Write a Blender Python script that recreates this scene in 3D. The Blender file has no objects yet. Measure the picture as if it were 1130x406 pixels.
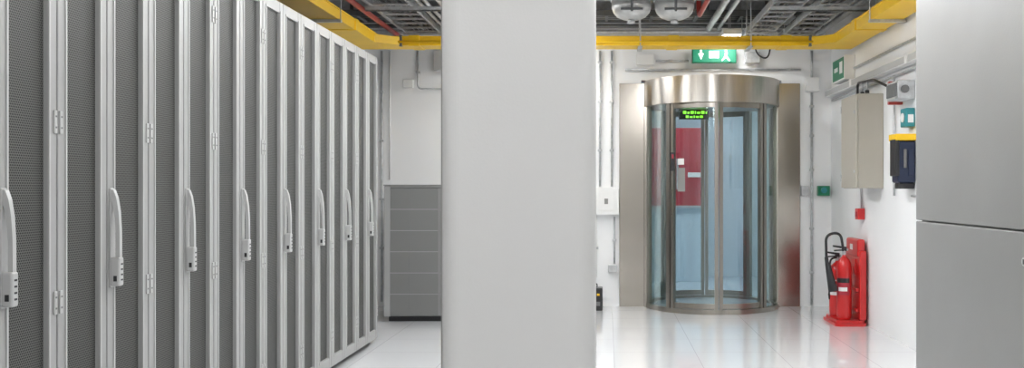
import bpy, bmesh, math
from mathutils import Vector, Matrix
sc = bpy.context.scene
try:
    sc.view_settings.view_transform = 'Standard'
    sc.view_settings.look = 'None'
    sc.view_settings.exposure = 0.27
except Exception as e:
    print(e)
F = 1035.0; H = 1.2; VX, VY = 670.0, 209.0

# ---------------------------------------------------------------- materials
def mat(name, col, rough=0.5, metal=0.0, var=0.04, scale=6.0, bump=0.0, bscale=80, stretch=None, coat=0.0, spec=0.5, aniso=0.0):
    m = bpy.data.materials.new(name); m.use_nodes = True
    nt = m.node_tree; N = nt.nodes; L = nt.links
    b = N['Principled BSDF']
    b.inputs['Roughness'].default_value = rough
    b.inputs['Metallic'].default_value = metal
    b.inputs['Specular IOR Level'].default_value = spec
    b.inputs['Coat Weight'].default_value = coat
    if aniso > 0:
        b.inputs['Anisotropic'].default_value = aniso; b.inputs['Anisotropic Rotation'].default_value = 0.25
        tg = N.new('ShaderNodeTangent'); tg.direction_type = 'RADIAL'; tg.axis = 'Z'
        L.new(tg.outputs[0], b.inputs['Tangent'])
    tc = N.new('ShaderNodeTexCoord'); mp = N.new('ShaderNodeMapping')
    L.new(tc.outputs['Object'], mp.inputs['Vector'])
    if stretch: mp.inputs['Scale'].default_value = stretch
    nz = N.new('ShaderNodeTexNoise'); nz.inputs['Scale'].default_value = scale; nz.inputs['Detail'].default_value = 3
    L.new(mp.outputs['Vector'], nz.inputs['Vector'])
    rp = N.new('ShaderNodeValToRGB')
    rp.color_ramp.elements[0].position = 0.3; rp.color_ramp.elements[1].position = 0.7
    rp.color_ramp.elements[0].color = (*[max(0, c*(1-var)) for c in col], 1)
    rp.color_ramp.elements[1].color = (*[min(1, c*(1+var)) for c in col], 1)
    L.new(nz.outputs['Fac'], rp.inputs['Fac']); L.new(rp.outputs['Color'], b.inputs['Base Color'])
    if bump > 0:
        n2 = N.new('ShaderNodeTexNoise'); n2.inputs['Scale'].default_value = bscale
        L.new(mp.outputs['Vector'], n2.inputs['Vector'])
        bp = N.new('ShaderNodeBump'); bp.inputs['Strength'].default_value = bump; bp.inputs['Distance'].default_value = 0.003
        L.new(n2.outputs['Fac'], bp.inputs['Height']); L.new(bp.outputs['Normal'], b.inputs['Normal'])
    return m

def emis(name, col, s):
    m = bpy.data.materials.new(name); m.use_nodes = True
    b = m.node_tree.nodes['Principled BSDF']
    b.inputs['Base Color'].default_value = (*[c*0.8 for c in col], 1)
    b.inputs['Emission Color'].default_value = (*col, 1)
    b.inputs['Emission Strength'].default_value = s
    return m

def mathn(N, L, op, a, b=None):
    n = N.new('ShaderNodeMath'); n.operation = op
    for i, v in enumerate((a, b)):
        if v is None: continue
        if isinstance(v, (int, float)): n.inputs[i].default_value = v
        else: L.new(v, n.inputs[i])
    return n.outputs[0]

def perforated(name, col, hole, p=0.009, r=0.36):
    m = bpy.data.materials.new(name); m.use_nodes = True
    nt = m.node_tree; N = nt.nodes; L = nt.links; b = N['Principled BSDF']
    tc = N.new('ShaderNodeTexCoord'); sp = N.new('ShaderNodeSeparateXYZ'); L.new(tc.outputs['Object'], sp.inputs[0])
    hz = mathn(N, L, 'ADD', sp.outputs['Y'], sp.outputs['X'])
    zr = mathn(N, L, 'DIVIDE', sp.outputs['Z'], p*0.866)
    row = mathn(N, L, 'FLOOR', zr)
    sh = mathn(N, L, 'MULTIPLY', mathn(N, L, 'FLOORED_MODULO', row, 2.0), 0.5)
    yy = mathn(N, L, 'ADD', mathn(N, L, 'DIVIDE', hz, p), sh)
    fx = mathn(N, L, 'SUBTRACT', mathn(N, L, 'FRACT', yy), 0.5)
    fz = mathn(N, L, 'MULTIPLY', mathn(N, L, 'SUBTRACT', mathn(N, L, 'FRACT', zr), 0.5), 0.866)
    d = mathn(N, L, 'SQRT', mathn(N, L, 'ADD', mathn(N, L, 'MULTIPLY', fx, fx), mathn(N, L, 'MULTIPLY', fz, fz)))
    h = mathn(N, L, 'LESS_THAN', d, r)
    mx = N.new('ShaderNodeMix'); mx.data_type = 'RGBA'
    L.new(h, mx.inputs['Factor']); mx.inputs['A'].default_value = (*col, 1); mx.inputs['B'].default_value = (*hole, 1)
    L.new(mx.outputs['Result'], b.inputs['Base Color'])
    b.inputs['Roughness'].default_value = 0.5
    b.inputs['Specular IOR Level'].default_value = 0.2
    return m

def glassmat(name, tint, base=0.05):
    m = bpy.data.materials.new(name); m.use_nodes = True
    nt = m.node_tree; N = nt.nodes; L = nt.links
    N.remove(N['Principled BSDF'])
    t = N.new('ShaderNodeBsdfTransparent'); t.inputs[0].default_value = (*tint, 1)
    g = N.new('ShaderNodeBsdfGlossy'); g.inputs['Roughness'].default_value = 0.05
    g.inputs['Color'].default_value = (0.9, 0.95, 0.95, 1)
    lw = N.new('ShaderNodeLayerWeight'); lw.inputs['Blend'].default_value = 0.5
    f = mathn(N, L, 'ADD', mathn(N, L, 'MULTIPLY', mathn(N, L, 'POWER', lw.outputs['Facing'], 4.0), 0.5), base)
    mx = N.new('ShaderNodeMixShader'); L.new(f, mx.inputs[0]); L.new(t.outputs[0], mx.inputs[1]); L.new(g.outputs[0], mx.inputs[2])
    L.new(mx.outputs[0], N['Material Output'].inputs[0])
    return m

def floormat():
    m = mat('floor_white_vinyl_tile', (0.74, 0.75, 0.755), 0.1, 0, 0.02, 3, coat=0.5)
    nt = m.node_tree; N = nt.nodes; L = nt.links; b = N['Principled BSDF']
    tc = N.new('ShaderNodeTexCoord'); br = N.new('ShaderNodeTexBrick')
    br.offset = 0; br.inputs['Scale'].default_value = 1.0
    br.inputs['Brick Width'].default_value = 0.6; br.inputs['Row Height'].default_value = 0.6
    br.inputs['Mortar Size'].default_value = 0.002; br.inputs['Mortar Smooth'].default_value = 0.1
    br.inputs['Color1'].default_value = (0.80, 0.81, 0.825, 1); br.inputs['Color2'].default_value = (0.77, 0.78, 0.795, 1)
    br.inputs['Mortar'].default_value = (0.5, 0.5, 0.5, 1)
    L.new(tc.outputs['Object'], br.inputs['Vector']); L.new(br.outputs['Color'], b.inputs['Base Color'])
    nz = N.new('ShaderNodeTexNoise'); nz.inputs['Scale'].default_value = 2.5; nz.inputs['Detail'].default_value = 5
    r = N.new('ShaderNodeMapRange'); r.inputs['To Min'].default_value = 0.05; r.inputs['To Max'].default_value = 0.16
    L.new(tc.outputs['Object'], nz.inputs['Vector']); L.new(nz.outputs['Fac'], r.inputs['Value']); L.new(r.outputs[0], b.inputs['Roughness'])
    return m

M = dict(
 wall=mat('white_paint', (0.865, 0.87, 0.875), 0.6, 0, 0.02, 2, 0.15, 120),
 col=mat('column_paint', (0.72, 0.715, 0.705), 0.55, 0, 0.025, 1.5, 0.1, 150),
 ceil=mat('soffit_grey', (0.24, 0.25, 0.26), 0.8, 0, 0.1, 3, 0.2, 40),
 floor=floormat(),
 lob=mat('lobby_pale_blue', (0.62, 0.72, 0.80), 0.5, 0, 0.03, 2),
 lobfloor=mat('lobby_floor', (0.5, 0.58, 0.65), 0.25, 0, 0.03, 2),
 frame=mat('cabinet_light_grey', (0.35, 0.35, 0.345), 0.4, 0, 0.02, 4),
 frame2=mat('cabinet_edge_light', (0.47, 0.47, 0.465), 0.38, 0, 0.02, 4),
 body=mat('cabinet_body', (0.30, 0.30, 0.295), 0.45, 0, 0.03, 4),
 perf=perforated('perforated_steel', (0.125, 0.125, 0.12), (0.012, 0.012, 0.0115), 0.009, 0.35),
 perf2=perforated('perforated_steel_fine', (0.24, 0.24, 0.235), (0.13, 0.13, 0.128), 0.010, 0.33),
 gap=mat('rubber_gap', (0.04, 0.04, 0.04), 0.8),
 hand=mat('handle_silver_grey', (0.50, 0.50, 0.495), 0.35, 0.1, 0.02),
 black=mat('black_plastic', (0.02, 0.02, 0.022), 0.35),
 steel=mat('brushed_steel', (0.60, 0.565, 0.52), 0.30, 1.0, 0.05, 12, 0, 60, (6, 6, 0.25), aniso=0.85),
 steelp=mat('brushed_steel_post', (0.36, 0.335, 0.30), 0.30, 1.0, 0.05, 12, 0, 60, (6, 6, 0.25), aniso=0.6),
 steeld=mat('brushed_steel_panel', (0.44, 0.405, 0.36), 0.20, 1.0, 0.05, 3, 0.6, 3, (1, 1, 0.35)),
 galv=mat('galvanised_steel', (0.55, 0.56, 0.57), 0.45, 0.5, 0.15, 25),
 darkst=mat('dark_strut', (0.17, 0.175, 0.18), 0.5, 0.5, 0.15, 20),
 glass=glassmat('curved_glass', (0.91, 0.95, 0.955)),
 glasss=glassmat('curved_side_glass', (0.84, 0.89, 0.87), 0.14),
 yellow=mat('yellow_plastic', (0.93, 0.58, 0.012), 0.4, 0, 0.04, 4),
 red=mat('red_paint', (0.58, 0.02, 0.02), 0.3, 0, 0.03, 5, coat=0.3),
 redd=mat('red_panel', (0.42, 0.03, 0.05), 0.5, 0, 0.05, 5),
 redp=mat('red_pipe', (0.45, 0.05, 0.04), 0.4),
 white=mat('white_plastic', (0.80, 0.80, 0.79), 0.4),
 beige=mat('enclosure_beige', (0.42, 0.39, 0.33), 0.4, 0, 0.02),
 beiged=mat('enclosure_door', (0.46, 0.43, 0.37), 0.38, 0, 0.02),
 grey=mat('panel_grey', (0.245, 0.245, 0.238), 0.42, 0, 0.04, 3, 0.15, 200),
 greyd=mat('vent_grey', (0.18, 0.18, 0.18), 0.5, 0, 0.03, 5),
 navy=mat('navy_plastic', (0.014, 0.024, 0.06), 0.35),
 teal=mat('teal_plastic', (0.03, 0.25, 0.28), 0.4),
 green=mat('green_plastic', (0.01, 0.20, 0.10), 0.4),
 insul=mat('silver_insulation', (0.56, 0.56, 0.55), 0.36, 0.4, 0.15, 14, 0.4, 14),
 gsign=emis('exit_sign_green', (0.01, 0.20, 0.11), 0.6),
 gled=emis('led_green', (0.30, 1.0, 0.05), 1.2),
 wsign=emis('exit_sign_white', (0.85, 1.0, 0.92), 2.2),
 lamp=emis('lamp_diffuser', (0.99, 0.99, 0.985), 14.5),
 lampf=emis('lamp_diffuser_bright', (0.985, 0.995, 1.0), 25.0),
 lobfill=emis('lobby_fill_diffuser', (0.95, 0.98, 1.0), 20.0),  # glow of the added lobby fill lights
)

# ---------------------------------------------------------------- mesh builder
class MB:
    def __init__(s): s.bm = bmesh.new(); s.mats = []
    def mi(s, m):
        m = M[m] if isinstance(m, str) else m
        if m not in s.mats: s.mats.append(m)
        return s.mats.index(m)
    def box(s, x0, x1, y0, y1, z0, z1, m, bev=0.0, seg=2):
        i = s.mi(m)
        vs = [s.bm.verts.new((x, y, z)) for x in (x0, x1) for y in (y0, y1) for z in (z0, z1)]
        fs = [(0,1,3,2),(4,6,7,5),(0,4,5,1),(2,3,7,6),(0,2,6,4),(1,5,7,3)]
        faces = []
        for f in fs:
            fc = s.bm.faces.new([vs[k] for k in f]); fc.material_index = i; faces.append(fc)
        if bev > 0:
            ed = list({e for f in faces for e in f.edges})
            r = bmesh.ops.bevel(s.bm, geom=ed, offset=bev, segments=seg, affect='EDGES', profile=0.5)
            for f in r['faces']: f.material_index = i
    def ring(s, c, u, v, r, seg):
        return [s.bm.verts.new(c + u*(r*math.cos(2*math.pi*k/seg)) + v*(r*math.sin(2*math.pi*k/seg))) for k in range(seg)]
    def sweep(s, pts, radii, m, seg=12, caps=True):
        i = s.mi(m); pts = [Vector(p) for p in pts]
        if isinstance(radii, (int, float)): radii = [radii]*len(pts)
        n = len(pts); t0 = (pts[1]-pts[0]).normalized()
        u = t0.orthogonal().normalized(); rings = []; pt = t0
        for k in range(n):
            if k == 0: t = t0
            elif k == n-1: t = (pts[k]-pts[k-1]).normalized()
            else:
                a = (pts[k]-pts[k-1]); b = (pts[k+1]-pts[k])
                if a.length < 1e-7: a = b
                if b.length < 1e-7: b = a
                t = (a.normalized()+b.normalized()).normalized()
            q = pt.rotation_difference(t); u = q @ u; u = (u - t*u.dot(t)).normalized(); pt = t
            rings.append(s.ring(pts[k], u, t.cross(u), radii[k], seg))
        for a, b in zip(rings[:-1], rings[1:]):
            for k in range(seg):
                f = s.bm.faces.new((a[k], a[(k+1)%seg], b[(k+1)%seg], b[k])); f.material_index = i; f.smooth = True
        if caps:
            f = s.bm.faces.new(rings[0][::-1]); f.material_index = i
            f = s.bm.faces.new(rings[-1]); f.material_index = i
    def cyl(s, p0, p1, r, m, seg=16): s.sweep([p0, p1], r, m, seg)
    def lathe(s, c, prof, m, seg=32):
        i = s.mi(m); rings = []
        for r, z in prof:
            rings.append([s.bm.verts.new((c[0]+r*math.cos(2*math.pi*k/seg), c[1]+r*math.sin(2*math.pi*k/seg), c[2]+z)) for k in range(seg)])
        for a, b in zip(rings[:-1], rings[1:]):
            for k in range(seg):
                f = s.bm.faces.new((a[k], a[(k+1)%seg], b[(k+1)%seg], b[k])); f.material_index = i; f.smooth = True
        f = s.bm.faces.new(rings[0][::-1]); f.material_index = i
        f = s.bm.faces.new(rings[-1]); f.material_index = i
    def arc(s, cx, cy, r0, r1, a0, a1, z0, z1, m, seg=16):
        """curved slab, angle in degrees from the front (-Y), positive to +X"""
        i = s.mi(m); cols = []
        for k in range(seg+1):
            a = math.radians(a0+(a1-a0)*k/seg); sx, sy = math.sin(a), -math.cos(a)
            cols.append([s.bm.verts.new((cx+r*sx, cy+r*sy, z)) for r, z in ((r0,z0),(r1,z0),(r1,z1),(r0,z1))])
        for a, b in zip(cols[:-1], cols[1:]):
            for k in range(4):
                f = s.bm.faces.new((a[k], a[(k+1)%4], b[(k+1)%4], b[k])); f.material_index = i; f.smooth = k in (1, 3)
        for a, b in zip(cols[:-1], cols[1:]):
            for k in range(4):
                e = s.bm.edges.get((a[k], b[k]))
                if e: e.smooth = False
        if abs(a1-a0) < 359.9:
            f = s.bm.faces.new(cols[0][::-1]); f.material_index = i
            f = s.bm.faces.new(cols[-1]); f.material_index = i
    def prism(s, poly, axis, c0, c1, m):
        """poly list of 2D pts in plane perpendicular to axis"""
        i = s.mi(m)
        def P(p, c):
            return {'x': (c, p[0], p[1]), 'y': (p[0], c, p[1]), 'z': (p[0], p[1], c)}[axis]
        a = [s.bm.verts.new(P(p, c0)) for p in poly]; b = [s.bm.verts.new(P(p, c1)) for p in poly]
        n = len(poly)
        for k in range(n):
            f = s.bm.faces.new((a[k], a[(k+1)%n], b[(k+1)%n], b[k])); f.material_index = i
        f = s.bm.faces.new(a[::-1]); f.material_index = i
        f = s.bm.faces.new(b); f.material_index = i
    def done(s, name, origin=None):
        bm = s.bm
        bmesh.ops.recalc_face_normals(bm, faces=bm.faces[:])
        xs = [v.co for v in bm.verts]
        if origin is None:
            origin = Vector(((min(v.x for v in xs)+max(v.x for v in xs))/2, (min(v.y for v in xs)+max(v.y for v in xs))/2, min(v.z for v in xs)))
        origin = Vector(origin)
        bmesh.ops.translate(bm, verts=bm.verts[:], vec=-origin)
        me = bpy.data.meshes.new(name); bm.to_mesh(me); bm.free()
        for m in s.mats: me.materials.append(m)
        ob = bpy.data.objects.new(name, me); ob.location = origin
        sc.collection.objects.link(ob)
        return ob

def fillet(pts, r, n=6):
    pts = [Vector(p) for p in pts]; out = [pts[0]]
    for a, b, c in zip(pts[:-2], pts[1:-1], pts[2:]):
        d1 = (a-b); d2 = (c-b); rr = min(r, d1.length*0.49, d2.length*0.49)
        p1 = b+d1.normalized()*rr; p2 = b+d2.normalized()*rr
        for k in range(n+1):
            t = k/n; out.append(p1*(1-t)**2 + b*2*t*(1-t) + p2*t*t)
    out.append(pts[-1]); return out

# ---------------------------------------------------------------- room shell
XL, XR, YF, YB, ZC = -3.4, 2.3, -3.0, 9.63, 3.2
CX, CY, R = 1.07, 9.65, 0.66
def simple(name, *a):
    b = MB(); b.box(*a); return b.done(name)
simple('floor', XL-0.2, XR+0.2, YF-0.2, YB+0.2, -0.15, 0.0, 'floor')
simple('ceiling', XL-0.2, XR+0.2, YF-0.2, YB+0.2, ZC, ZC+0.15, 'ceil')
simple('wall_left', XL-0.15, XL, YF, YB, 0, ZC, 'wall')
simple('wall_right', XR, XR+0.15, YF, YB, 0, ZC, 'wall')
simple('wall_front', XL-0.15, XR+0.15, YF-0.15, YF, 0, ZC, 'wall')
b = MB()
b.box(XL-0.15, CX-0.72, YB, YB+0.2, 0, ZC, 'wall')
b.box(CX+0.72, XR+0.15, YB, YB+0.2, 0, ZC, 'wall')
b.box(CX-0.72, CX+0.72, YB, YB+0.2, 2.32, ZC, 'wall')
b.done('wall_back')
# lobby beyond the portal
LY0, LY1 = YB+0.2, 12.9
simple('lobby_floor', -0.6, 3.2, LY0, LY1, -0.15, 0.0, 'lobfloor')
simple('lobby_ceiling', -0.6, 3.2, LY0, LY1, 2.9, 3.0, 'ceil')
simple('wall_lobby_left', -0.7, -0.6, LY0, LY1, 0, 2.9, 'lob')
simple('wall_lobby_right', 3.2, 3.3, LY0, LY1, 0, 2.9, 'lob')
simple('wall_lobby_back', -0.7, 3.3, LY1, LY1+0.1, 0, 2.9, 'lob')
b = MB()
b.box(-0.1, 1.25, 12.2, 12.7, 0.0, 0.98, 'lob', 0.006)
b.box(-0.1, 1.25, 12.2, 12.7, 0.985, 2.0, 'redd', 0.006)
for x in (0.35, 0.8): b.box(x-0.003, x+0.003, 12.195, 12.2, 0.05, 1.95, 'gap')
b.box(1.05, 1.22, 12.19, 12.2, 1.36, 1.42, 'white'); b.box(0.9, 0.93, 12.18, 12.2, 1.2, 1.6, 'galv')
b.box(-0.1, 1.25, 12.15, 12.2, 0.96, 0.99, 'galv')
b.done('red_storage_cupboard')

# column
b = MB(); i = b.mi('col')
x0, x1, y0, y1, r = -0.435, -0.033, 2.43, 2.85, 0.05
poly = []
for cx_, cy_, a0 in ((x1-r, y1-r, 0), (x0+r, y1-r, 90), (x0+r, y0+r, 180), (x1-r, y0+r, 270)):
    for k in range(13):
        a = math.radians(a0+90*k/12); poly.append((cx_+r*math.cos(a), cy_+r*math.sin(a)))
b.prism(poly, 'z', 0.0, ZC, 'col')
b.box(x0-0.006, x0, y0+0.06, y1-0.06, 0.0, ZC, 'body')
b.done('structural_column')

# ---------------------------------------------------------------- server cabinets
PX = -1.80; W = 0.610; CH = 2.235
def cabinet_mesh():
    b = MB(); w = W/2
    b.box(PX-1.05, PX-0.035, -w, w, 0.05, CH, 'body', 0.003)
    b.box(PX-1.03, PX-0.06, -w+0.02, w-0.02, 0.0, 0.05, 'black')
    b.box(PX-0.034, PX-0.03, -w+0.004, w-0.004, 0.03, CH-0.003, 'gap')
    e = 0.047; z0, z1 = 0.04, CH-0.004
    for ya, yb, hs in ((-w+0.003, -0.003, -1), (0.003, w-0.003, 1)):
        for s0, s1 in ((ya, ya+e), (yb-e, yb)):
            b.box(PX-0.03, PX, s0, s1, z0, z1, 'frame', 0.003)
        b.box(PX-0.03, PX-0.001, ya+e, yb-e, z0, z0+0.07, 'frame', 0.002)
        b.box(PX-0.03, PX-0.001, ya+e, yb-e, z1-0.06, z1, 'frame', 0.002)
        b.box(PX-0.022, PX-0.016, ya+e, yb-e, z0+0.07, z1-0.06, 'perf')
        b.box(PX, PX+0.004, ya+e-0.008, ya+e, z0+0.06, z1-0.05, 'frame2')
        b.box(PX, PX+0.004, yb-e, yb-e+0.008, z0+0.06, z1-0.05, 'frame2')
        hy = ya+0.012 if hs < 0 else yb-0.012
        for hz in (0.25, 0.83, 1.42, 2.0):
            b.box(PX, PX+0.006, hy-0.008, hy+0.008, hz-0.038, hz+0.038, 'frame2', 0.002)
            for q in (-0.018, 0.018):
                b.box(PX+0.006, PX+0.0068, hy-0.004, hy+0.004, hz+q-0.003, hz+q+0.003, 'greyd')
    # swing handle : slim base plate, keypad block and bowed lever
    yh = 0.026
    b.box(PX, PX+0.006, yh-0.014, yh+0.014, 0.845, 1.205, 'frame2', 0.003)
    b.box(PX+0.004, PX+0.040, yh-0.016, yh+0.016, 0.85, 0.955, 'hand', 0.007, 3)
    for k in range(4):
        b.box(PX+0.040, PX+0.0412, yh-0.006, yh+0.006, 0.870+k*0.019, 0.876+k*0.019, 'black')
    b.box(PX+0.018, PX+0.030, yh-0.0172, yh-0.016, 0.868, 0.888, 'black')
    prof = [(0.004, 1.20), (0.014, 1.198), (0.024, 1.17), (0.032, 1.12), (0.036, 1.05), (0.037, 0.945),
            (0.022, 0.945), (0.022, 1.04), (0.018, 1.10), (0.011, 1.145), (0.004, 1.165)]
    b.prism([(PX+p, z) for p, z in prof], 'y', yh-0.009, yh+0.009, 'hand')
    return b.done('server_cabinet', (0, 0, 0))
cab = cabinet_mesh(); cab.location = (0, 2.765, 0)
for k in (1, 2, 3, 4, 5, 6, 7, -1, -2, -3):
    o = cab.copy(); o.name = 'server_cabinet'; sc.collection.objects.link(o); o.location = (0, 2.765+0.611*k, 0)

# low floor unit at the end of the row
b = MB(); ux0, ux1, uy0, uy1 = -2.02, -1.02, 8.5, 9.3
b.box(ux0+0.03, ux1-0.03, uy0+0.05, uy1-0.05, 0.0, 0.05, 'black')
b.box(ux0, ux1, uy0, uy1, 0.05, 1.235, 'greyd', 0.005)
b.box(ux0, ux0+0.055, uy0-0.014, uy0, 0.05, 1.23, 'frame', 0.003)
b.box(ux1-0.055, ux1, uy0-0.014, uy0, 0.05, 1.23, 'frame', 0.003)
b.box(ux0+0.055, ux1-0.055, uy0-0.014, uy0, 1.215, 1.235, 'grey', 0.003)
b.box(ux0-0.005, ux1+0.005, uy0-0.02, uy1, 1.235, 1.243, 'grey', 0.003)
b.box(ux0+0.055, ux1-0.055, uy0-0.010, uy0, 0.06, 1.212, 'perf2')
nr = 6
for r_ in range(1, nr):
    zz = 0.06+r_*1.152/nr; b.box(ux0+0.055, ux1-0.055, uy0-0.012, uy0-0.010, zz-0.003, zz+0.003, 'frame')
b.box(ux0+0.49, ux0+0.51, uy0-0.013, uy0-0.010, 0.06, 1.212, 'grey')
b.box(ux0+0.22, ux0+0.226, uy0-0.012, uy0-0.010, 0.06, 1.212, 'greyd')
b.done('perforated_floor_cabinet')

# ---------------------------------------------------------------- right-hand grey cabinet
b = MB(); gx, gy1 = 1.30, 3.95; sz = 1.07
b.box(gx+0.02, XR-0.02, 0.6, gy1-0.02, 0.0, 2.3, 'body')
for ya, yb in ((0.6, 2.27), (2.275, gy1)):
    b.box(gx, gx+0.02, ya, yb, 0.06, sz-0.003, 'grey', 0.004)
    b.box(gx, gx+0.02, ya, yb, sz+0.003, 2.3, 'grey', 0.004)
b.box(gx+0.02, XR-0.02, gy1-0.02, gy1, 0.06, sz-0.003, 'grey', 0.004)
b.box(gx+0.02, XR-0.02, gy1-0.02, gy1, sz+0.003, 2.3, 'grey', 0.004)
b.cyl((gx-0.006, 2.915, 0.975), (gx, 2.915, 0.975), 0.014, 'galv', 20)
b.box(gx-0.0075, gx-0.006, 2.912, 2.918, 0.967, 0.983, 'black')
b.done('electrical_switch_cabinet')

# ---------------------------------------------------------------- capsule security portal
b = MB()
def post(a, z0=0.02, z1=2.04, w=2.2, m='steelp', r0=R-0.03, r1=R+0.012):
    b.arc(CX, CY, r0, r1, a-w, a+w, z0, z1, m, 4)
b.lathe((CX, CY, 0), [(R-0.02, 0.0), (R-0.02, 0.018)], 'lobfloor', 64)
b.arc(CX, CY, R-0.04, R+0.02, 0, 360, 0.0, 0.045, 'steelp', 96)
b.arc(CX, CY, R-0.03, R+0.03, 0, 360, 2.04, 2.30, 'steel', 96)
b.arc(CX, CY, R+0.03, R+0.034, 0, 360, 2.288, 2.30, 'steel', 96)
b.lathe((CX, CY, 0), [(R-0.03, 2.27), (R-0.03, 2.30)], 'steeld', 64)
b.lathe((CX, CY, 0), [(R-0.03, 2.045), (R-0.03, 2.06)], 'galv', 64)
for base in (0, 180):
    for sgn in (-1, 1):
        a_in, a_out = base+sgn*0.9, base+sgn*42
        b.arc(CX, CY, R-0.022, R-0.012, *sorted((a_in, a_out)), 0.10, 1.99, 'glass', 18)
        post(base+sgn*1.9, w=1.5); post(base+sgn*40.8, w=1.4)
        b.arc(CX, CY, R-0.03, R-0.004, *sorted((a_in, a_out)), 0.05, 0.10, 'steelp', 18)
        b.arc(CX, CY, R-0.03, R-0.004, *sorted((a_in, a_out)), 1.99, 2.04, 'steelp', 18)
        a2 = base+sgn*80
        post(base+sgn*44.8, w=1.9, r1=R+0.016)
        b.arc(CX, CY, R-0.006, R+0.006, *sorted((base+sgn*46.5, a2)), 0.045, 2.04, 'glasss', 18)
        post(a2, w=2.0, r1=R+0.016)
b.box(CX-R-0.03, CX-R+0.01, CY-0.10, CY+0.14, 0, 2.04, 'steeld')
b.box(CX+R-0.01, CX+R+0.03, CY-0.10, CY+0.14, 0, 2.04, 'steeld')
b.box(0.125, CX-R-0.03, YB-0.03, YB-0.001, 0.0, 2.285, 'steeld', 0.003)
b.box(CX+R+0.03, 1.975, YB-0.03, YB-0.001, 0.0, 2.285, 'steeld', 0.003)
b.box(0.615, 0.655, 9.10, 9.125, 1.38, 1.56, 'black', 0.004)
b.box(0.625, 0.645, 9.097, 9.10, 1.50, 1.54, 'redd')
b.arc(CX, CY, R-0.010, R-0.007, -36, -30, 1.44, 1.50, 'white', 4)
b.arc(CX, CY, R-0.010, R-0.007, -36, -29, 1.18, 1.41, 'grey', 4)
b.arc(CX, CY, R+0.0, R+0.03, -41.5, -40, 0.95, 1.2, 'steelp', 2)
# green LED text panel hung under the header, inside
b.box(0.76, 1.07, 9.90, 9.93, 1.94, 2.044, 'black', 0.003)
xx = 0.80
for wd, hh in ((0.035, 1), (0.02, .7), (0.035, 1), (0.012, 1), (0.03, .7), (0.035, 1), (0.015, .7)):
    b.box(xx, xx+wd, 9.893, 9.90, 1.998, 1.998+0.030*hh, 'gled'); xx += wd+0.012
xx = 0.83
for wd, hh in ((0.03, 1), (0.03, .7), (0.012, 1), (0.03, .8), (0.03, 1)):
    b.box(xx, xx+wd, 9.893, 9.90, 1.955, 1.955+0.024*hh, 'gled'); xx += wd+0.012
b.done('security_capsule_door')

# exit sign above the portal
b = MB(); sx0, sx1, sz0, sz1 = 0.86, 1.31, 2.48, 2.63
b.box(sx0, sx1, 9.50, 9.535, sz0, sz1, 'green', 0.005)
b.box(sx0+0.012, sx1-0.012, 9.494, 9.50, sz0+0.012, sz1-0.012, 'gsign')
def qx(u): return sx0+u*(sx1-sx0)
b.box(qx(.38), qx(.60), 9.488, 9.494, sz0+0.05, sz1-0.03, 'wsign')
b.prism([(qx(.14), 2.575), (qx(.26), 2.575), (qx(.20), 2.515)], 'y', 9.488, 9.494, 'wsign')
b.box(qx(.18), qx(.22), 9.488, 9.494, 2.57, 2.61, 'wsign')
b.cyl((qx(.76), 9.488, 2.60), (qx(.76), 9.494, 2.60), 0.011, 'wsign', 12)
b.prism([(qx(.74), 2.585), (qx(.80), 2.585), (qx(.78), 2.55), (qx(.86), 2.505), (qx(.83), 2.50), (qx(.75), 2.535), (qx(.68), 2.50), (qx(.66), 2.505), (qx(.73), 2.55)], 'y', 9.488, 9.494, 'wsign')
b.box(1.06, 1.10, 9.535, 9.629, 2.53, 2.57, 'galv')
b.done('emergency_exit_sign')

# ---------------------------------------------------------------- yellow cable raceway
b = MB(); RZ0, RZ1 = 2.505, 2.578; t = 0.010
RX0, RX1, RY = -2.30, 2.27, 8.5; rw = 0.24
def race(x0, x1, y0, y1, walls):
    b.box(x0, x1, y0, y1, RZ0, RZ0+t, 'yellow')
    for w_ in walls:
        if w_ == 'x0': b.box(x0, x0+t, y0, y1, RZ0+t, RZ1, 'yellow'); b.box(x0-0.008, x0+t, y0, y1, RZ1, RZ1+0.012, 'yellow')
        if w_ == 'x1': b.box(x1-t, x1, y0, y1, RZ0+t, RZ1, 'yellow'); b.box(x1-t, x1+0.008, y0, y1, RZ1, RZ1+0.012, 'yellow')
        if w_ == 'y0': b.box(x0, x1, y0, y0+t, RZ0+t, RZ1, 'yellow'); b.box(x0, x1, y0-0.008, y0+t, RZ1, RZ1+0.012, 'yellow')
        if w_ == 'y1': b.box(x0, x1, y1-t, y1, RZ0+t, RZ1, 'yellow'); b.box(x0, x1, y1-t, y1+0.008, RZ1, RZ1+0.012, 'yellow')
race(RX0, RX0+rw, -2.5, RY+rw, ('x0', 'x1'))
race(RX1-rw, RX1, -2.5, RY+rw, ('x0', 'x1'))
race(RX0+rw, RX1-rw, RY, RY+rw, ('y0', 'y1'))
b.prism([(RX0+rw, RY+0.001), (RX0+rw+0.2, RY+0.001), (RX0+rw, RY-0.2)], 'z', RZ0+0.001, RZ1, 'yellow')
b.prism([(RX1-rw, RY+0.001), (RX1-rw-0.2, RY+0.001), (RX1-rw, RY-0.2)], 'z', RZ0+0.001, RZ1, 'yellow')
for x in (-1.75, -0.6, 0.6, 1.62):
    b.box(x-0.05, x+0.05, RY-0.014, RY+rw+0.014, RZ0-0.006, RZ1+0.018, 'yellow', 0.003)
for xx in (RX0, RX1-rw):
    for y in (0.5, 2.3, 4.1, 5.9, 7.7):
        b.box(xx-0.012, xx+rw+0.012, y-0.05, y+0.05, RZ0-0.006, RZ1+0.018, 'yellow', 0.003)
for x in (RX0+rw+0.19, RX1-rw-0.19):
    b.box(x-0.012, x+0.012, RY-0.018, RY+0.02, RZ0-0.008, RZ1+0.02, 'darkst')
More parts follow.
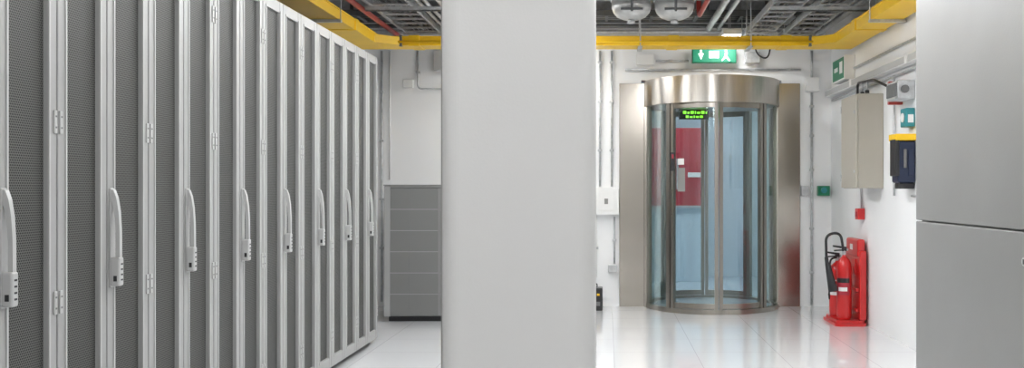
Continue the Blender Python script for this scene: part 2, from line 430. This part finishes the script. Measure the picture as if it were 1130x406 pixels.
b.cyl((RX0+0.05, RY-0.02, RZ0+0.03), (RX1-0.05, RY-0.02, RZ0+0.03), 0.012, 'yellow', 10)
for x in (-1.2, 0.3, 1.3):
    b.box(x-0.02, x+0.02, RY-0.02, RY+rw+0.02, RZ0-0.018, RZ0-0.007, 'galv')
    for y in (RY-0.025, RY+rw+0.015): b.cyl((x, y, RZ0-0.02), (x, y, ZC), 0.005, 'galv', 6)
for xx in (RX0, RX1-rw):
    for y in (1.0, 3.2, 5.4, 7.2):
        for x in (xx-0.014, xx+rw+0.014): b.cyl((x, y, RZ0-0.02), (x, y, ZC), 0.005, 'galv', 6)
        b.box(xx-0.02, xx+rw+0.02, y-0.02, y+0.02, RZ0-0.022, RZ0-0.001, 'galv')
b.done('yellow_cable_raceway')

# ---------------------------------------------------------------- ceiling services
def ladder_y(name, x0, x1, y0, y1, z, m='galv', cables=0):
    b = MB()
    for x in (x0, x1-0.012): b.box(x, x+0.012, y0, y1, z, z+0.06, m)
    y = y0+0.1
    while y < y1: b.box(x0+0.012, x1-0.012, y, y+0.03, z+0.005, z+0.02, m); y += 0.22
    for k in range(cables):
        xx = x0+0.03+(x1-x0-0.06)*(k+0.5)/cables
        b.cyl((xx, y0+0.02, z+0.034), (xx, y1-0.02, z+0.034), 0.012, ('black' if k % 3 else 'grey'), 8)
    for yy in (y0+0.5, (y0+y1)/2, y1-0.4):
        for x in (x0-0.01, x1+0.01): b.cyl((x, yy, z-0.02), (x, yy, ZC), 0.004, 'galv', 6)
        b.box(x0-0.02, x1+0.02, yy-0.02, yy+0.02, z-0.022, z-0.001, 'galv')
    return b.done(name)
def ladder_x(name, x0, x1, y0, y1, z, m='galv', cables=0):
    b = MB()
    for y in (y0, y1-0.012): b.box(x0, x1, y, y+0.012, z, z+0.06, m)
    x = x0+0.1
    while x < x1: b.box(x, x+0.03, y0+0.012, y1-0.012, z+0.005, z+0.02, m); x += 0.22
    for k in range(cables):
        yy = y0+0.03+(y1-y0-0.06)*(k+0.5)/cables
        b.cyl((x0+0.02, yy, z+0.034), (x1-0.02, yy, z+0.034), 0.012, ('black' if k % 2 else 'grey'), 8)
    for xx in (x0+0.4, (x0+x1)/2, x1-0.4):
        for y in (y0-0.01, y1+0.01): b.cyl((xx, y, z-0.02), (xx, y, ZC), 0.004, 'galv', 6)
        b.box(xx-0.02, xx+0.02, y0-0.02, y1+0.02, z-0.022, z-0.001, 'galv')
    return b.done(name)
ladder_y('cable_tray', -1.93, -1.60, 0.5, 9.4, 2.70, 'galv', 6)
ladder_y('cable_tray', 1.36, 1.62, 0.5, 9.45, 2.72, 'galv', 4)
ladder_y('cable_tray', 1.72, 1.98, 0.5, 9.45, 2.70, 'galv', 3)
ladder_x('cable_tray', -3.2, 2.2, 9.08, 9.45, 2.88, 'darkst', 7)
ladder_x('cable_tray', -3.2, 2.2, 8.0, 8.35, 2.88, 'galv', 7)
ladder_x('cable_tray', -3.2, 2.2, 6.9, 7.3, 3.0, 'darkst', 7)
def pipe(name, pts, r, m, fr=0.12, seg=12):
    b = MB(); b.sweep(fillet(pts, fr), r, m, seg); return b.done(name)
pipe('sprinkler_pipe', [(-1.99, 0.2, 2.665), (-1.99, 9.45, 2.665)], 0.022, 'redp')
pipe('sprinkler_pipe', [(0.85, 0.2, 2.80), (0.85, 8.7, 2.80), (0.85, 8.7, 3.18)], 0.022, 'redp')
for x, z, r in ((-1.53, 2.72, 0.014), (-1.47, 2.72, 0.014), (-1.39, 2.76, 0.022), (-1.28, 2.74, 0.018), (-1.18, 2.74, 0.018), (-1.06, 2.80, 0.03), (-2.08, 2.84, 0.03), (1.02, 2.82, 0.03), (1.12, 2.82, 0.02), (2.08, 2.74, 0.02), (2.16, 2.78, 0.02)):
    pipe('service_conduit', [(x, 0.2, z), (x, 9.45, z)], r, 'galv')
for y, z, r, m in ((7.42, 2.94, 0.02, 'darkst'), (8.6, 2.98, 0.04, 'insul'), (8.45, 2.99, 0.02, 'darkst'), (9.53, 2.86, 0.02, 'darkst'), (9.53, 2.80, 0.018, 'galv'), (9.53, 2.74, 0.018, 'galv'), (9.55, 2.67, 0.014, 'white')):
    pipe('service_conduit', [(-3.3, y, z), (2.2, y, z)], r, m)
b = MB(); b.box(-3.3, 2.25, 9.50, 9.62, 2.96, 3.19, 'galv', 0.004)
for k in range(10): b.box(-3.2+k*0.6, -3.17+k*0.6, 9.48, 9.50, 2.95, 3.19, 'darkst')
b.done('ventilation_duct')
for y, z in ((7.55, 2.64), (9.3, 2.64)):
    for xa, xb in ((-1.95, -0.95), (1.32, 2.2)):
        b = MB()
        b.box(xa, xb, y, y+0.04, z, z+0.006, 'darkst'); b.box(xa, xb, y, y+0.005, z, z+0.035, 'galv'); b.box(xa, xb, y+0.035, y+0.04, z, z+0.035, 'galv')
        for x in (xa+0.02, xb-0.03): b.cyl((x, y+0.02, z), (x, y+0.02, ZC), 0.005, 'galv', 6)
        b.done('strut_channel')
for x in (0.20, 0.555):
    b = MB(); c = (x, 7.75, 0)
    b.lathe(c, [(0.03, 2.60), (0.075, 2.605), (0.12, 2.625), (0.15, 2.66), (0.163, 2.70), (0.163, 2.75)], 'insul', 36)
    b.lathe(c, [(0.172, 2.75), (0.172, 2.775)], 'galv', 36)
    b.lathe(c, [(0.155, 2.775), (0.155, 2.93)], 'insul', 36)
    b.lathe(c, [(0.172, 2.93), (0.172, 2.955)], 'galv', 36)
    b.lathe(c, [(0.12, 2.955), (0.12, 3.199)], 'insul', 36)
    b.cyl((x, 7.75, 2.57), (x, 7.75, 2.60), 0.03, 'galv', 16)
    b.box(x-0.01, x+0.01, 7.565, 7.59, 2.64, 2.80, 'darkst', 0.003)
    b.cyl((x-0.09, 7.75-0.17, 2.66), (x+0.09, 7.75-0.17, 2.66), 0.010, 'darkst', 10)
    b.cyl((x-0.07, 7.75-0.19, 2.80), (x+0.07, 7.75-0.19, 2.80), 0.012, 'darkst', 10)
    b.done('insulated_strainer')
b = MB()
b.sweep(fillet([(1.45, 9.2, 2.70), (1.48, 9.35, 2.55), (1.62, 9.45, 2.50), (1.66, 9.47, 2.70)], 0.1), 0.008, 'black', 8)
b.done('loose_cable')

# ---------------------------------------------------------------- luminaires
def luminaire(x, y0, y1, z, w=0.16, m='lamp', name='ceiling_light'):
    b = MB()
    b.box(x-w/2-0.01, x+w/2+0.01, y0, y1, z+0.015, z+0.07, 'white', 0.004)
    b.box(x-w/2, x+w/2, y0+0.01, y1-0.01, z, z+0.015, m)
    for y in (y0+0.15, y1-0.15): b.cyl((x, y, z+0.07), (x, y, ZC if y < YB else 2.9), 0.004, 'galv', 6)
    return b.done(name)
for x in (-0.75, 0.72):
    for y in (-2.2, -0.2, 1.8):
        luminaire(x, y, y+1.4, 2.62, 0.2)
    luminaire(x, 3.7, 5.1, 2.62, 0.2, 'lampf')
luminaire(-0.75, 5.5, 6.9, 2.62, 0.24, 'lampf')
luminaire(0.72, 5.5, 6.9, 2.62, 0.24, 'lampf')
luminaire(-0.60, 7.5, 8.4, 2.66, 0.28, 'lampf')  # added fill light, hidden behind the column, brightens the far end
luminaire(-0.60, 8.80, 9.40, 2.69, 0.28, 'lampf')  # second added fill, also hidden by the column, for the back wall
luminaire(1.20, 8.99, 9.42, 2.67, 0.16, 'lampf')
luminaire(1.9, 10.7, 11.9, 2.6, 0.25, 'lobfill')  # unseen lobby fill, put in to lighten the interior behind the glass
luminaire(0.4, 10.7, 11.9, 2.6, 0.25, 'lobfill')  # other unseen lobby fill, same purpose

# ---------------------------------------------------------------- wall conduits and boxes (back wall)
def wx(px, Y=9.6): return (px-VX)/F*Y
def wz(py, Y=9.6): return H-(py-VY)/F*Y
def conduit(name, pts, r=0.010, m='white', clips=None):
    b = MB(); b.sweep(fillet(pts, 0.05), r, m, 10)
    for c in (clips or []):
        b.box(c[0]-0.022, c[0]+0.022, c[1]-0.014, c[1]+0.02, c[2]-0.012, c[2]+0.012, 'galv', 0.003)
    return b.done(name)
yb = YB-0.022; YW = YB-0.001
CN = 'electrical_conduit'
for px in (662, 675):
    x = wx(px)
    conduit(CN, [(x, yb, wz(206)), (x, yb, 2.62)], 0.011, 'galv', [(x, yb, z) for z in (1.6, 2.1, 2.5)])
x = wx(678); conduit(CN, [(x, yb, wz(291)), (x, yb, wz(239))], 0.010, 'galv', [(x, yb, wz(265))])
x = wx(658); conduit(CN, [(x, yb, 0.3), (x, yb, wz(239))], 0.008, 'white', [(x, yb, 0.6)])
b = MB(); b.box(wx(655), wx(683), 9.53, YW, wz(237), wz(207), 'white', 0.006); b.box(wx(660), wx(678), 9.522, 9.53, wz(232), wz(212), 'white', 0.003)
b.box(wx(667), wx(671), 9.515, 9.522, wz(225), wz(219), 'grey'); b.done('switch_box')
b = MB(); b.box(wx(671), wx(681), 9.57, YW, wz(300), wz(292), 'galv', 0.004); b.done('junction_box')
x = wx(896)
conduit(CN, [(x, yb, 0.02), (x, yb, wz(102))], 0.013, 'galv', [(x, yb, z) for z in (0.35, 0.8, 1.4, 1.75, 2.05)])
conduit(CN, [(x, yb, wz(85)), (x, yb, 2.62)], 0.013, 'galv', [])
b = MB(); b.box(wx(889), wx(903), 9.55, YW, wz(101), wz(86), 'white', 0.004); b.done('junction_box')
b = MB(); b.box(wx(902), wx(915), 9.56, YW, wz(216), wz(205), 'green', 0.005); b.cyl((wx(908), 9.535, wz(210)), (wx(908), 9.56, wz(210)), 0.03, 'teal', 16)
b.done('emergency_door_release')
b = MB(); b.box(wx(884), wx(892), 9.58, YW, wz(216), wz(205), 'galv', 0.003); b.done('junction_box')
conduit(CN, [(wx(724), yb, wz(67)), (wx(760), yb, wz(67))], 0.011, 'galv', [(wx(740), yb, wz(67))])
conduit(CN, [(wx(690), yb, wz(77)), (wx(884), yb, wz(77))], 0.013, 'galv', [(wx(p), yb, wz(77)) for p in (720, 770, 830, 870)])
b = MB(); b.box(wx(702), wx(722), 9.58, YW, wz(72), wz(60), 'white', 0.004); b.done('junction_box')
b = MB(); b.box(wx(822), wx(838), 9.55, YW, wz(70), wz(58), 'galv', 0.004); b.done('junction_box')
# left part of the back wall
x = wx(421); conduit(CN, [(x, yb, 0.05), (x, yb, 2.62)], 0.012, 'galv', [(x, yb, z) for z in (0.6, 1.1, 1.7, 2.2)])
x = wx(430); conduit(CN, [(x, yb, 1.3), (x, yb, 2.62)], 0.008, 'white')
x = wx(461); conduit(CN, [(x, yb, 2.62), (x, yb, wz(98)), (wx(520), yb, wz(98))], 0.010, 'galv', [(x, yb, 2.4)])
b = MB(); b.box(wx(479), wx(500), 9.55, YW, wz(78), wz(56), 'frame2', 0.005); b.done('junction_box')
b = MB(); b.box(wx(445), wx(456), 9.58, YW, wz(97), wz(88), 'white', 0.004); b.done('junction_box')
# black floor box by the column
b = MB(); b.box(-0.2, -0.045, 9.27, 9.45, 0.0, 0.225, 'black', 0.01); b.box(-0.10, -0.075, 9.262, 9.27, 0.15, 0.17, 'yellow'); b.box(-0.12, -0.07, 9.262, 9.27, 0.05, 0.09, 'greyd')
b.sweep(fillet([(-0.1, 9.36, 0.225), (-0.1, 9.36, 0.26), (-0.17, 9.36, 0.26), (-0.17, 9.36, 0.225)], 0.02), 0.006, 'black', 8)
b.done('black_equipment_case')

# ---------------------------------------------------------------- right wall equipment
XW = XR-0.001
b = MB(); ex0, ey0, ey1, ez0, ez1 = 2.07, 7.8, 8.3, 1.21, 2.0
b.box(ex0+0.02, XW, ey0, ey1, ez0, ez1, 'beige', 0.006)
b.box(ex0, ex0+0.018, ey0+0.005, ey1-0.005, ez0+0.005, ez1-0.005, 'beiged', 0.006)
for z in (1.35, 1.85): b.cyl((ex0-0.006, ey0+0.05, z), (ex0+0.001, ey0+0.05, z), 0.013, 'galv', 14)
for z in (1.3, 1.9): b.box(ex0-0.004, ex0+0.01, ey1-0.02, ey1+0.002, z-0.03, z+0.03, 'galv')
for y in (7.9, 8.05, 8.2): b.cyl((2.19, y, ez1), (2.19, y, ez1+0.035), 0.018, 'black', 12)
for y in (7.9, 8.05): b.sweep(fillet([(2.19, y, 2.03), (2.19, y, 2.12)], 0.02), 0.009, 'galv', 10)
b.sweep(fillet([(2.19, 8.2, 2.03), (2.19, 8.2, 2.13), (2.19, 7.7, 2.10), (2.215, 7.35, 2.0)], 0.08), 0.011, 'black', 10)
b.done('electrical_enclosure')
b = MB(); b.box(2.235, XW, 4.2, 9.6, 2.14, 2.21, 'white', 0.004); b.box(2.23, 2.235, 4.2, 9.6, 2.15, 2.20, 'frame2')
for y in (5.5, 7.0, 8.6): b.box(2.226, 2.232, y-0.03, y+0.03, 2.138, 2.212, 'white')
b.done('cable_trunking')
conduit(CN, [(2.28, 4.2, 2.32), (2.28, 8.65, 2.32)], 0.011, 'galv', None)
conduit(CN, [(2.28, 4.2, 2.10), (2.28, 9.5, 2.10)], 0.011, 'galv', None)
b = MB(); b.box(2.17, XW, 7.0, 7.28, 1.88, 2.02, 'galv', 0.008); b.box(2.16, 2.17, 7.02, 7.26, 1.9, 2.0, 'darkst', 0.003)
b.cyl((2.22, 6.98, 1.95), (2.22, 7.0, 1.95), 0.03, 'darkst', 16); b.box(2.19, XW, 7.29, 7.33, 1.86, 2.04, 'redp', 0.004)
b.done('door_controller_box')
b = MB(); b.box(2.23, XW, 7.0, 7.14, 1.67, 1.81, 'teal', 0.008); b.cyl((2.222, 7.07, 1.74), (2.23, 7.07, 1.74), 0.035, 'white', 16)
b.box(2.245, 2.285, 6.994, 7.0, 1.70, 1.76, 'white'); b.done('teal_call_box')
b = MB()
b.box(2.165, XW, 6.98, 7.14, 1.25, 1.56, 'navy', 0.015, 3); b.box(2.18, XW, 7.0, 7.12, 1.205, 1.25, 'black', 0.01)
b.box(2.145, 2.175, 6.975, 7.12, 1.30, 1.58, 'black', 0.006)
b.box(2.145, XW, 6.97, 7.15, 1.565, 1.615, 'yellow', 0.006)
b.box(2.205, 2.225, 6.965, 6.98, 1.36, 1.5, 'greyd', 0.004); b.box(2.24, 2.28, 6.97, 6.98, 1.30, 1.5, 'navy', 0.004)
b.done('handset_holder')
conduit(CN, [(2.28, 7.45, 2.08), (2.28, 7.45, 1.15)], 0.009, 'galv')
conduit(CN, [(2.28, 7.02, 1.15), (2.28, 4.3, 1.15)], 0.009, 'galv')
# green wall sign
b = MB(); b.box(2.20, XW, 8.70, 9.15, 2.225, 2.45, 'white', 0.004) ; b.box(2.196, 2.20, 8.72, 9.13, 2.24, 2.435, 'green')
b.box(2.193, 2.196, 8.76, 8.86, 2.29, 2.40, 'white'); b.box(2.193, 2.196, 8.93, 9.06, 2.32, 2.36, 'white'); b.done('green_safety_sign')
b = MB(); b.box(2.235, XW, 8.36, 8.46, 0.93, 1.03, 'red', 0.006); b.box(2.23, 2.235, 8.38, 8.44, 0.955, 1.0, 'redd')
b.sweep([(2.28, 8.41, 1.03), (2.28, 8.41, 2.08)], 0.009, 'galv', 10); b.done('fire_alarm_call_point')
def rrect(x0, x1, y0, y1, r):
    out = []
    for cx_, cy_, a0 in ((x1-r, y1-r, 0), (x0+r, y1-r, 90), (x0+r, y0+r, 180), (x1-r, y0+r, 270)):
        for k in range(6):
            a = math.radians(a0+90*k/5); out.append((cx_+r*math.cos(a), cy_+r*math.sin(a)))
    return out
b = MB()
b.prism(rrect(2.0, 2.28, 8.2, 8.72, 0.05), 'z', 0.0, 0.025, 'red')
b.prism(rrect(2.02, 2.27, 8.22, 8.70, 0.05), 'z', 0.025, 0.05, 'red')
b.box(2.215, 2.275, 8.22, 8.70, 0.05, 0.66, 'red', 0.012)
b.box(2.205, 2.275, 8.26, 8.66, 0.60, 0.76, 'red', 0.02, 3)
b.box(2.203, 2.215, 8.34, 8.58, 0.44, 0.58, 'red', 0.004)
b.box(2.200, 2.204, 8.42, 8.50, 0.66, 0.71, 'white')
for z in (0.12, 0.3): b.box(2.19, 2.215, 8.25, 8.67, z, z+0.03, 'red', 0.005)
b.done('extinguisher_stand')
def extinguisher(x, y, z, r, h, horn):
    b = MB()
    prof = [(r*0.85, 0.0), (r*0.97, 0.012), (r, 0.03), (r, h*0.80), (r*0.94, h*0.86), (r*0.72, h*0.92), (r*0.42, h*0.96), (r*0.26, h*0.975), (r*0.26, h*1.0)]
    b.lathe((x, y, z), prof, 'red', 32)
    b.arc(x, y, r, r+0.0015, -80, 30, z+h*0.38, z+h*0.66, 'white' if not horn else 'redd', 12)
    b.arc(x, y, r+0.0015, r+0.0025, -80, 30, z+h*0.57, z+h*0.64, 'black' if horn else 'red', 12)
    b.arc(x, y, r+0.0015, r+0.0025, -60, 10, z+h*0.44, z+h*0.5, 'white' if horn else 'redd', 12)
    t = z+h
    b.cyl((x, y, t), (x, y, t+0.035), 0.017, 'galv', 14)
    b.box(x-0.02, x+0.02, y-0.015, y+0.015, t+0.03, t+0.055, 'black', 0.004)
    b.prism([(x-0.10, t+0.07), (x-0.02, t+0.055), (x+0.02, t+0.055), (x+0.02, t+0.07), (x-0.02, t+0.075), (x-0.10, t+0.085)], 'y', y-0.009, y+0.009, 'black')
    b.prism([(x-0.09, t+0.03), (x-0.02, t+0.035), (x-0.02, t+0.047), (x-0.09, t+0.042)], 'y', y-0.009, y+0.009, 'black')
    b.cyl((x+0.02, y, t+0.045), (x+0.035, y, t+0.045), 0.012, 'galv', 10)
    if horn:
        pts = fillet([(x-0.01, y-0.012, t+0.04), (x-0.04, y-0.03, t+0.20), (x-0.17, y-0.03, t+0.18), (x-0.165, y-0.03, t-0.02)], 0.10, 8)
        b.sweep(pts, 0.012, 'black', 10)
        p = Vector((x-0.165, y-0.03, t-0.02))
        b.sweep([p, p+Vector((0.005, 0, -0.05)), p+Vector((0.012, 0, -0.06)), p+Vector((0.06, 0, -0.30))], [0.017, 0.017, 0.024, 0.042], 'black', 20)
    else:
        pts = fillet([(x-0.01, y-0.012, t+0.03), (x-0.07, y-0.04, t+0.02), (x-0.085, y-0.03, t-0.12), (x-0.075, y-0.01, t-0.3)], 0.06, 8)
        b.sweep(pts, 0.009, 'black', 10)
        b.sweep([pts[-1], pts[-1]+Vector((0.002, 0, -0.05))], [0.012, 0.008], 'black', 12)
    b.done('fire_extinguisher')
extinguisher(2.105, 8.33, 0.051, 0.065, 0.57, True)
extinguisher(2.10, 8.56, 0.051, 0.072, 0.50, False)

# ---------------------------------------------------------------- world + camera
w = bpy.data.worlds.new('World'); sc.world = w; w.use_nodes = True
w.node_tree.nodes['Background'].inputs[0].default_value = (0.8, 0.85, 0.9, 1)
w.node_tree.nodes['Background'].inputs[1].default_value = 0.3
cam = bpy.data.cameras.new('camera'); co = bpy.data.objects.new('camera', cam)
sc.collection.objects.link(co); sc.camera = co
co.location = (0, 0, H); co.rotation_euler = (math.radians(90), 0, 0)
cam.sensor_width = 36; cam.lens = F/1130*36
cam.shift_x = -(VX-565)/1130; cam.shift_y = (VY-203)/1130
cam.clip_start = 0.05
